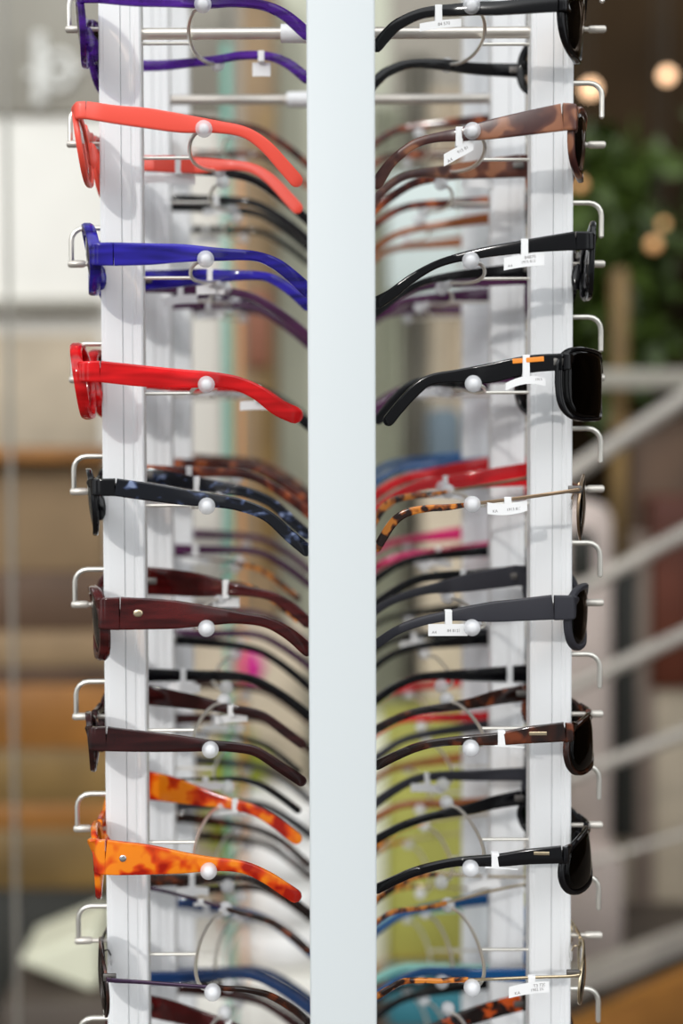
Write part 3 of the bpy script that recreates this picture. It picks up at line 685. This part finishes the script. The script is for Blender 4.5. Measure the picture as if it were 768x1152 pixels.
# leafy plants
def foliage(c, rx, ry, rz, n, ls, seed):
    rnd = random.Random(seed); vs, fs = [], []
    for _ in range(n):
        while True:
            q = Vector((rnd.uniform(-1, 1), rnd.uniform(-1, 1), rnd.uniform(-1, 1)))
            if q.length < 1: break
        p = Vector(c) + Vector((q.x*rx, q.y*ry, q.z*rz)); e = Euler((rnd.uniform(0, 6), rnd.uniform(0, 6), rnd.uniform(0, 6))).to_matrix()
        l = ls*rnd.uniform(.6, 1.2); w = l*.28; b0 = len(vs)
        prof = [(0, 0, 0), (.3, .8, -.05), (.65, .9, 0), (1, 0, .12), (.65, -.9, 0), (.3, -.8, -.05), (.45, 0, .1)]
        for x, y, z in prof: vs.append(p + e @ Vector((x*l, y*w, z*l)))
        for a_ in range(6): fs.append((b0+6, b0+a_, b0+(a_+1) % 6))
    return vs, fs
def plant(u, v, Y, ru, rv, n, ls, mat, label, seed, potz=0):
    p = P(u, v, Y); k_ = Y/F; root = empty('leafy_plant', (p.x, Y, potz), 0, label, 'plant')
    f = foliage((0, 0, p.z-potz), ru*k_, ru*k_*.6, rv*k_, n, ls, seed)
    mk('foliage', f, mat, root, smooth=False)
    mk('stem', rod([(0, 0, 60), (8, 5, (p.z-potz)*.5), (0, 0, p.z-potz)], 9, 8, 4), B['umber'], root)
    h = min(240, (p.z-potz)*.35)
    mk('pot', join(rod([(0, 0, 0), (0, 0, h*.85), (0, 0, h*.86), (0, 0, h)], [h*.36, h*.46, h*.5, h*.5], 20)), B['pot'], root)
    return root
plant(268, 905, 2770, 30, 80, 260, 66, B['leafy'], 'yellow green leafy plant on the white table left of the centre post', 3, zt_)
pl = thing_at('paper_pompom', 275, 752, 2560, 'magenta paper pompom on a thin stick behind the left temples', 'pompom', z=zt_)
pz = P(275, 752, 2560).z - zt_
vs, fs = ball((0, 0, pz), 42, 24); vs = [Vector(v) + (Vector(v)-Vector((0, 0, pz)))*.25*noise.noise(Vector(v)*.06) for v in vs]
mk('ruffled_ball', (vs, fs), B['magenta'], pl); mk('stick', rod([(0, 0, 0), (0, 0, pz-25)], 4, 8), B['umber'], pl)
# right of the centre post
t = thing_at('panel_curtain', 500, 500, 3000, 'tall folded curtain in pale, grey and beige widths right of the centre post', 'curtain', z=0)
L = Vector(t.location)/S
def fold(u0, u1, v0, Y, mat, name, ph):
    x0, x1 = P(u0, 500, Y).x, P(u1, 500, Y).x; zt2 = P(500, v0, Y).z; vs, fs = [], []; n = 36
    for r_ in (0, 1):
        for z in (20, zt2):
            for k in range(n+1):
                vs.append(Vector((x0 + (x1-x0)*k/n, Y + 22*math.sin(k*.75+ph) + r_*8, z)) - L)
    m_ = n+1
    for k in range(n):
        fs += [(k, k+1, m_+k+1, m_+k), (2*m_+k, 3*m_+k, 3*m_+k+1, 2*m_+k+1), (k, 2*m_+k, 2*m_+k+1, k+1), (m_+k, m_+k+1, 3*m_+k+1, 3*m_+k)]
    return mk(name, (vs, fs), mat, t)
fold(418, 452, 118, 3060, B['palegreen'], 'pale_width', 0); fold(450, 487, 60, 3100, B['greyb'], 'grey_width', 1)
fold(484, 594, 100, 3060, B['beige'], 'beige_width', 2)
tag(rbox('slate_bag', 482, 458, 521, 548, 2915, 70, B['slate'], None, 24, z0=P(500, 548, 2910).z), 'slate blue bag on the pale pedestal right of the centre post', 'bag')
tag(rbox('pedestal', 476, 548, 530, 600, 2910, 90, B['beige'], None, 6, z0=0), 'pale beige pedestal under the slate blue bag', 'pedestal')
rbox('pinned_sheet', 436, 196, 520, 330, 3020, 10, B['mist'], t, 4)['label'] = 'pale blue sheet'
t = rbox('olive_crate', 432, 822, 610, 1092, 2620, 260, B['olive'], None, 12, z0=P(500, 1092, 2580).z)
tag(t, 'large olive green crate low behind the right half of the rack', 'crate')
tag(rbox('lime_board', 400, 822, 434, 1092, 2600, 200, B['lime'], None, 8, z0=P(500, 1092, 2580).z), 'pale lime board standing left of the olive green crate', 'board')
t = tag(rbox('wooden_bench', 395, 1092, 612, 1110, 2580, 320, B['honey'], None, 6), 'wooden bench carrying the olive green crate', 'bench')
L = Vector(t.location)
for u in (402, 600): rbox('leg', u-5, 1110, u+5, 1150, 2600, 40, B['honey'], t, 3, z0=0)
tag(rbox('folded_cloth', 436, 1122, 560, 1160, 2350, 160, B['teal'], None, 14), 'folded teal blue cloth at the bottom right of the centre post', 'cloth')
tag(rbox('stool', 430, 1160, 570, 1176, 2340, 180, B['umber'], None, 4, z0=0), 'umber stool under the teal blue cloth', 'stool')

# far right: dark room end, staircase railing, plants, lamps
struct('wall_partition', box(P(598, 500, 4300).x, 3200, 4300, 4400, 0, 3200), B['dark'])
t = thing_at('stair_railing', 720, 700, 2400, 'pale painted stair railing rising to the right', 'railing', z=0)
L = Vector(t.location)/S
def rail(name, u0, v0, u1, v1, r, Y=2400, Y1=None):
    vf = rod([P(u0, v0, Y), P(u1, v1, Y1 or Y)], r, 14); return mk(name, ([Vector(v)-L for v in vf[0]], vf[1]), B['rail'], t)
rail('handrail', 560, 586, 900, 362, 19)
rail('rail', 560, 712, 900, 530, 15); rail('rail', 560, 812, 900, 652, 14); rail('rail', 560, 905, 900, 775, 13)
rail('rail', 560, 1000, 900, 900, 7)
x, = (P(870, 600, 2400).x,)
mk('newel_post', ([Vector(v)-L for v in rod([(x, 2400, 0), (x, 2400, 1560)], 22, 14)[0]], rod([(x, 2400, 0), (x, 2400, 1560)], 22, 14)[1]), B['rail'], t)
x = P(565, 600, 2400).x
mk('newel_post', ([Vector(v)-L for v in rod([(x, 2400, 0), (x, 2400, 1150)], 20, 14)[0]], rod([(x, 2400, 0), (x, 2400, 1150)], 20, 14)[1]), B['rail'], t)
def slab(pix, Y, th, mat, name, parent=None):
    pts = [P(u, v, Y) for u, v in pix]; n = len(pts)
    vs = [(p.x, Y, p.z) for p in pts] + [(p.x, Y+th, p.z) for p in pts]
    return mk(name, (vs, [tuple(range(n)), tuple(range(2*n-1, n-1, -1))] + [(k, n+k, n+(k+1) % n, (k+1) % n) for k in range(n)]), mat, parent, smooth=False)
t = tag(slab([(600, 1113), (900, 1000), (900, 1022), (600, 1140)], 2420, 30, B['rail'], 'stair_stringer'), 'pale sloping stair stringer below the railing', 'stringer')
tag(slab([(600, 1140), (900, 1022), (900, 1150), (600, 1230)], 2440, 60, B['floor'], 'stair_side_panel'), 'dark taupe panel under the stair stringer', 'panel')
tag(slab([(640, 1160), (900, 1040), (900, 1300), (640, 1300)], 2280, 40, B['honey'], 'wooden_ramp_board'), 'honey wood board at the bottom right corner', 'board')
t = thing_at('armchair', 680, 800, 2900, 'pale mauve high backed armchair behind the railing', 'armchair', z=0)
rbox('backrest', 616, 566, 692, 1000, 2900, 160, B['mauve'], t, 45)
rbox('seat', 616, 960, 705, 1075, 2820, 260, B['mauve'], t, 40, z0=0)
rbox('dark_gap_patch', 640, 596, 668, 652, 2885, 15, B['char'], t, 12)  # shade of a gap at the backrest, put in as a dark slab
t = thing_at('tall_cabinet', 730, 800, 3200, 'taupe and dark red wooden cabinet behind the stair railing', 'cabinet', z=0)
rbox('charcoal_panel', 693, 640, 716, 945, 3190, 60, B['char'], t, 4)
rbox('taupe_panel', 712, 600, 736, 1040, 3200, 60, B['taupe'], t, 4, z0=0)
rbox('red_wood_door', 734, 560, 860, 775, 3180, 120, B['redwood'], t, 8)
rbox('beige_base', 692, 775, 860, 1044, 3205, 200, B['beige'], t, 8, z0=0)
lg = rbox('grey_ledge', 600, 416, 900, 436, 3300, 60, B['greyb'], None, 5)
rbox('support', 880, 436, 890, 500, 3310, 30, B['greyb'], lg, 3, z0=0)
tag(lg, 'thin grey ledge running behind the handrail', 'ledge')
plant(690, 300, 3960, 52, 150, 520, 150, B['leaf'], 'dark green leafy plant seen right of the rack above the handrail', 11)
plant(850, 260, 3960, 60, 170, 520, 170, B['leaf'], 'taller dark green plant in the upper right corner', 12)
tag(rbox('tan_column', 690, 300, 708, 560, 3450, 60, B['olivew'], None, 20, z0=0), 'tan column standing among the green plants', 'column')
tag(rbox('umber_crate', 700, 470, 900, 640, 3620, 140, B['umber'], None, 12, z0=0), 'umber wooden chest behind the handrail', 'chest')
for (u, v, r, mt, lb) in ((750, 85, 21, 'bulb', 'bright round lamp at the upper right of the picture'), (664, 100, 24, 'bulb', 'amber lamp just right of the top of the right post'),
                     (735, 275, 20, 'bulbdim', 'dim amber lamp glimmering among the plants'), (746, 252, 14, 'bulbdim', 'smaller dim amber lamp above the one among the plants'), (652, 208, 18, 'bulbdim', 'dim lamp close behind the right post beside the plants')):
    p = P(u, v, 3700 if r > 15 else 3750); Yl = p.y
    t = empty('pendant_lamp', p, 0, lb, 'lamp', 'small amber lamps in the dark background')
    mk('globe', ball((0, 0, 0), r, 20), B[mt], t); mk('cord', rod([(0, 0, r*.8), (0, 0, 3150-p.z)], 2, 6), B['char'], t); mk('cap', rod([(0, 0, r*.8), (0, 0, r*1.3)], r*.4, 12), B['char'], t)

# ------------------------------------------------------------------ light
sun = bpy.data.lights.new('sun', 'SUN'); sun.energy = .95; sun.angle = math.radians(1.6); sun.color = (1, .97, .93)
so = bpy.data.objects.new('sun', sun); C.objects.link(so)
so.rotation_euler = Vector((.42, 1, -.42)).to_track_quat('-Z', 'Y').to_euler(); so.location = (0, -1, 3)
w = bpy.data.worlds.new('shop_daylight'); bpy.context.scene.world = w; w.use_nodes = True; nt = w.node_tree
bg = nt.nodes['Background']; tc = nt.nodes.new('ShaderNodeTexCoord'); sx = nt.nodes.new('ShaderNodeSeparateXYZ'); nt.links.new(tc.outputs['Generated'], sx.inputs[0])
def math_(op, a, b_=None, c=None):
    n_ = nt.nodes.new('ShaderNodeMath'); n_.operation = op
    for k, v in enumerate((a, b_, c)):
        if v is None: continue
        if isinstance(v, (int, float)): n_.inputs[k].default_value = v
        else: nt.links.new(v, n_.inputs[k])
    return n_.outputs[0]
def sstep(x, a, b_):
    m_ = nt.nodes.new('ShaderNodeMapRange'); m_.interpolation_type = 'SMOOTHSTEP'; nt.links.new(x, m_.inputs[0]); m_.inputs[1].default_value = a; m_.inputs[2].default_value = b_; return m_.outputs[0]
X, Y, Z = sx.outputs
side = sstep(math_('ABSOLUTE', X), .32, .5)
band = math_('MULTIPLY', sstep(Z, -.25, -.1), math_('SUBTRACT', 1, sstep(Z, .6, .7)))
bars = sstep(math_('SINE', math_('MULTIPLY', Y, 11)), -.6, -.2)
side_glow = math_('MULTIPLY', math_('MULTIPLY', side, band), bars)  # invented strips of glow at the sides, added for reflections and fill
front = sstep(math_('MULTIPLY', Y, -1), -.1, .3)
high = math_('MULTIPLY', sstep(Z, .30, .42), front)
st = math_('ADD', math_('ADD', math_('MULTIPLY', side_glow, .85), math_('MULTIPLY', high, 1.7)), .33)
bg.inputs[0].default_value = (.95, .98, 1, 1); nt.links.new(st, bg.inputs[1])
sc = bpy.context.scene
sc.view_settings.view_transform = 'Standard'; sc.view_settings.look = 'None'; sc.view_settings.gamma = 1; sc.view_settings.use_curve_mapping = False
sc.view_settings.exposure = 0.0
sc.cycles.use_denoising = True; sc.cycles.transparent_max_bounces = 24; sc.cycles.max_bounces = 10
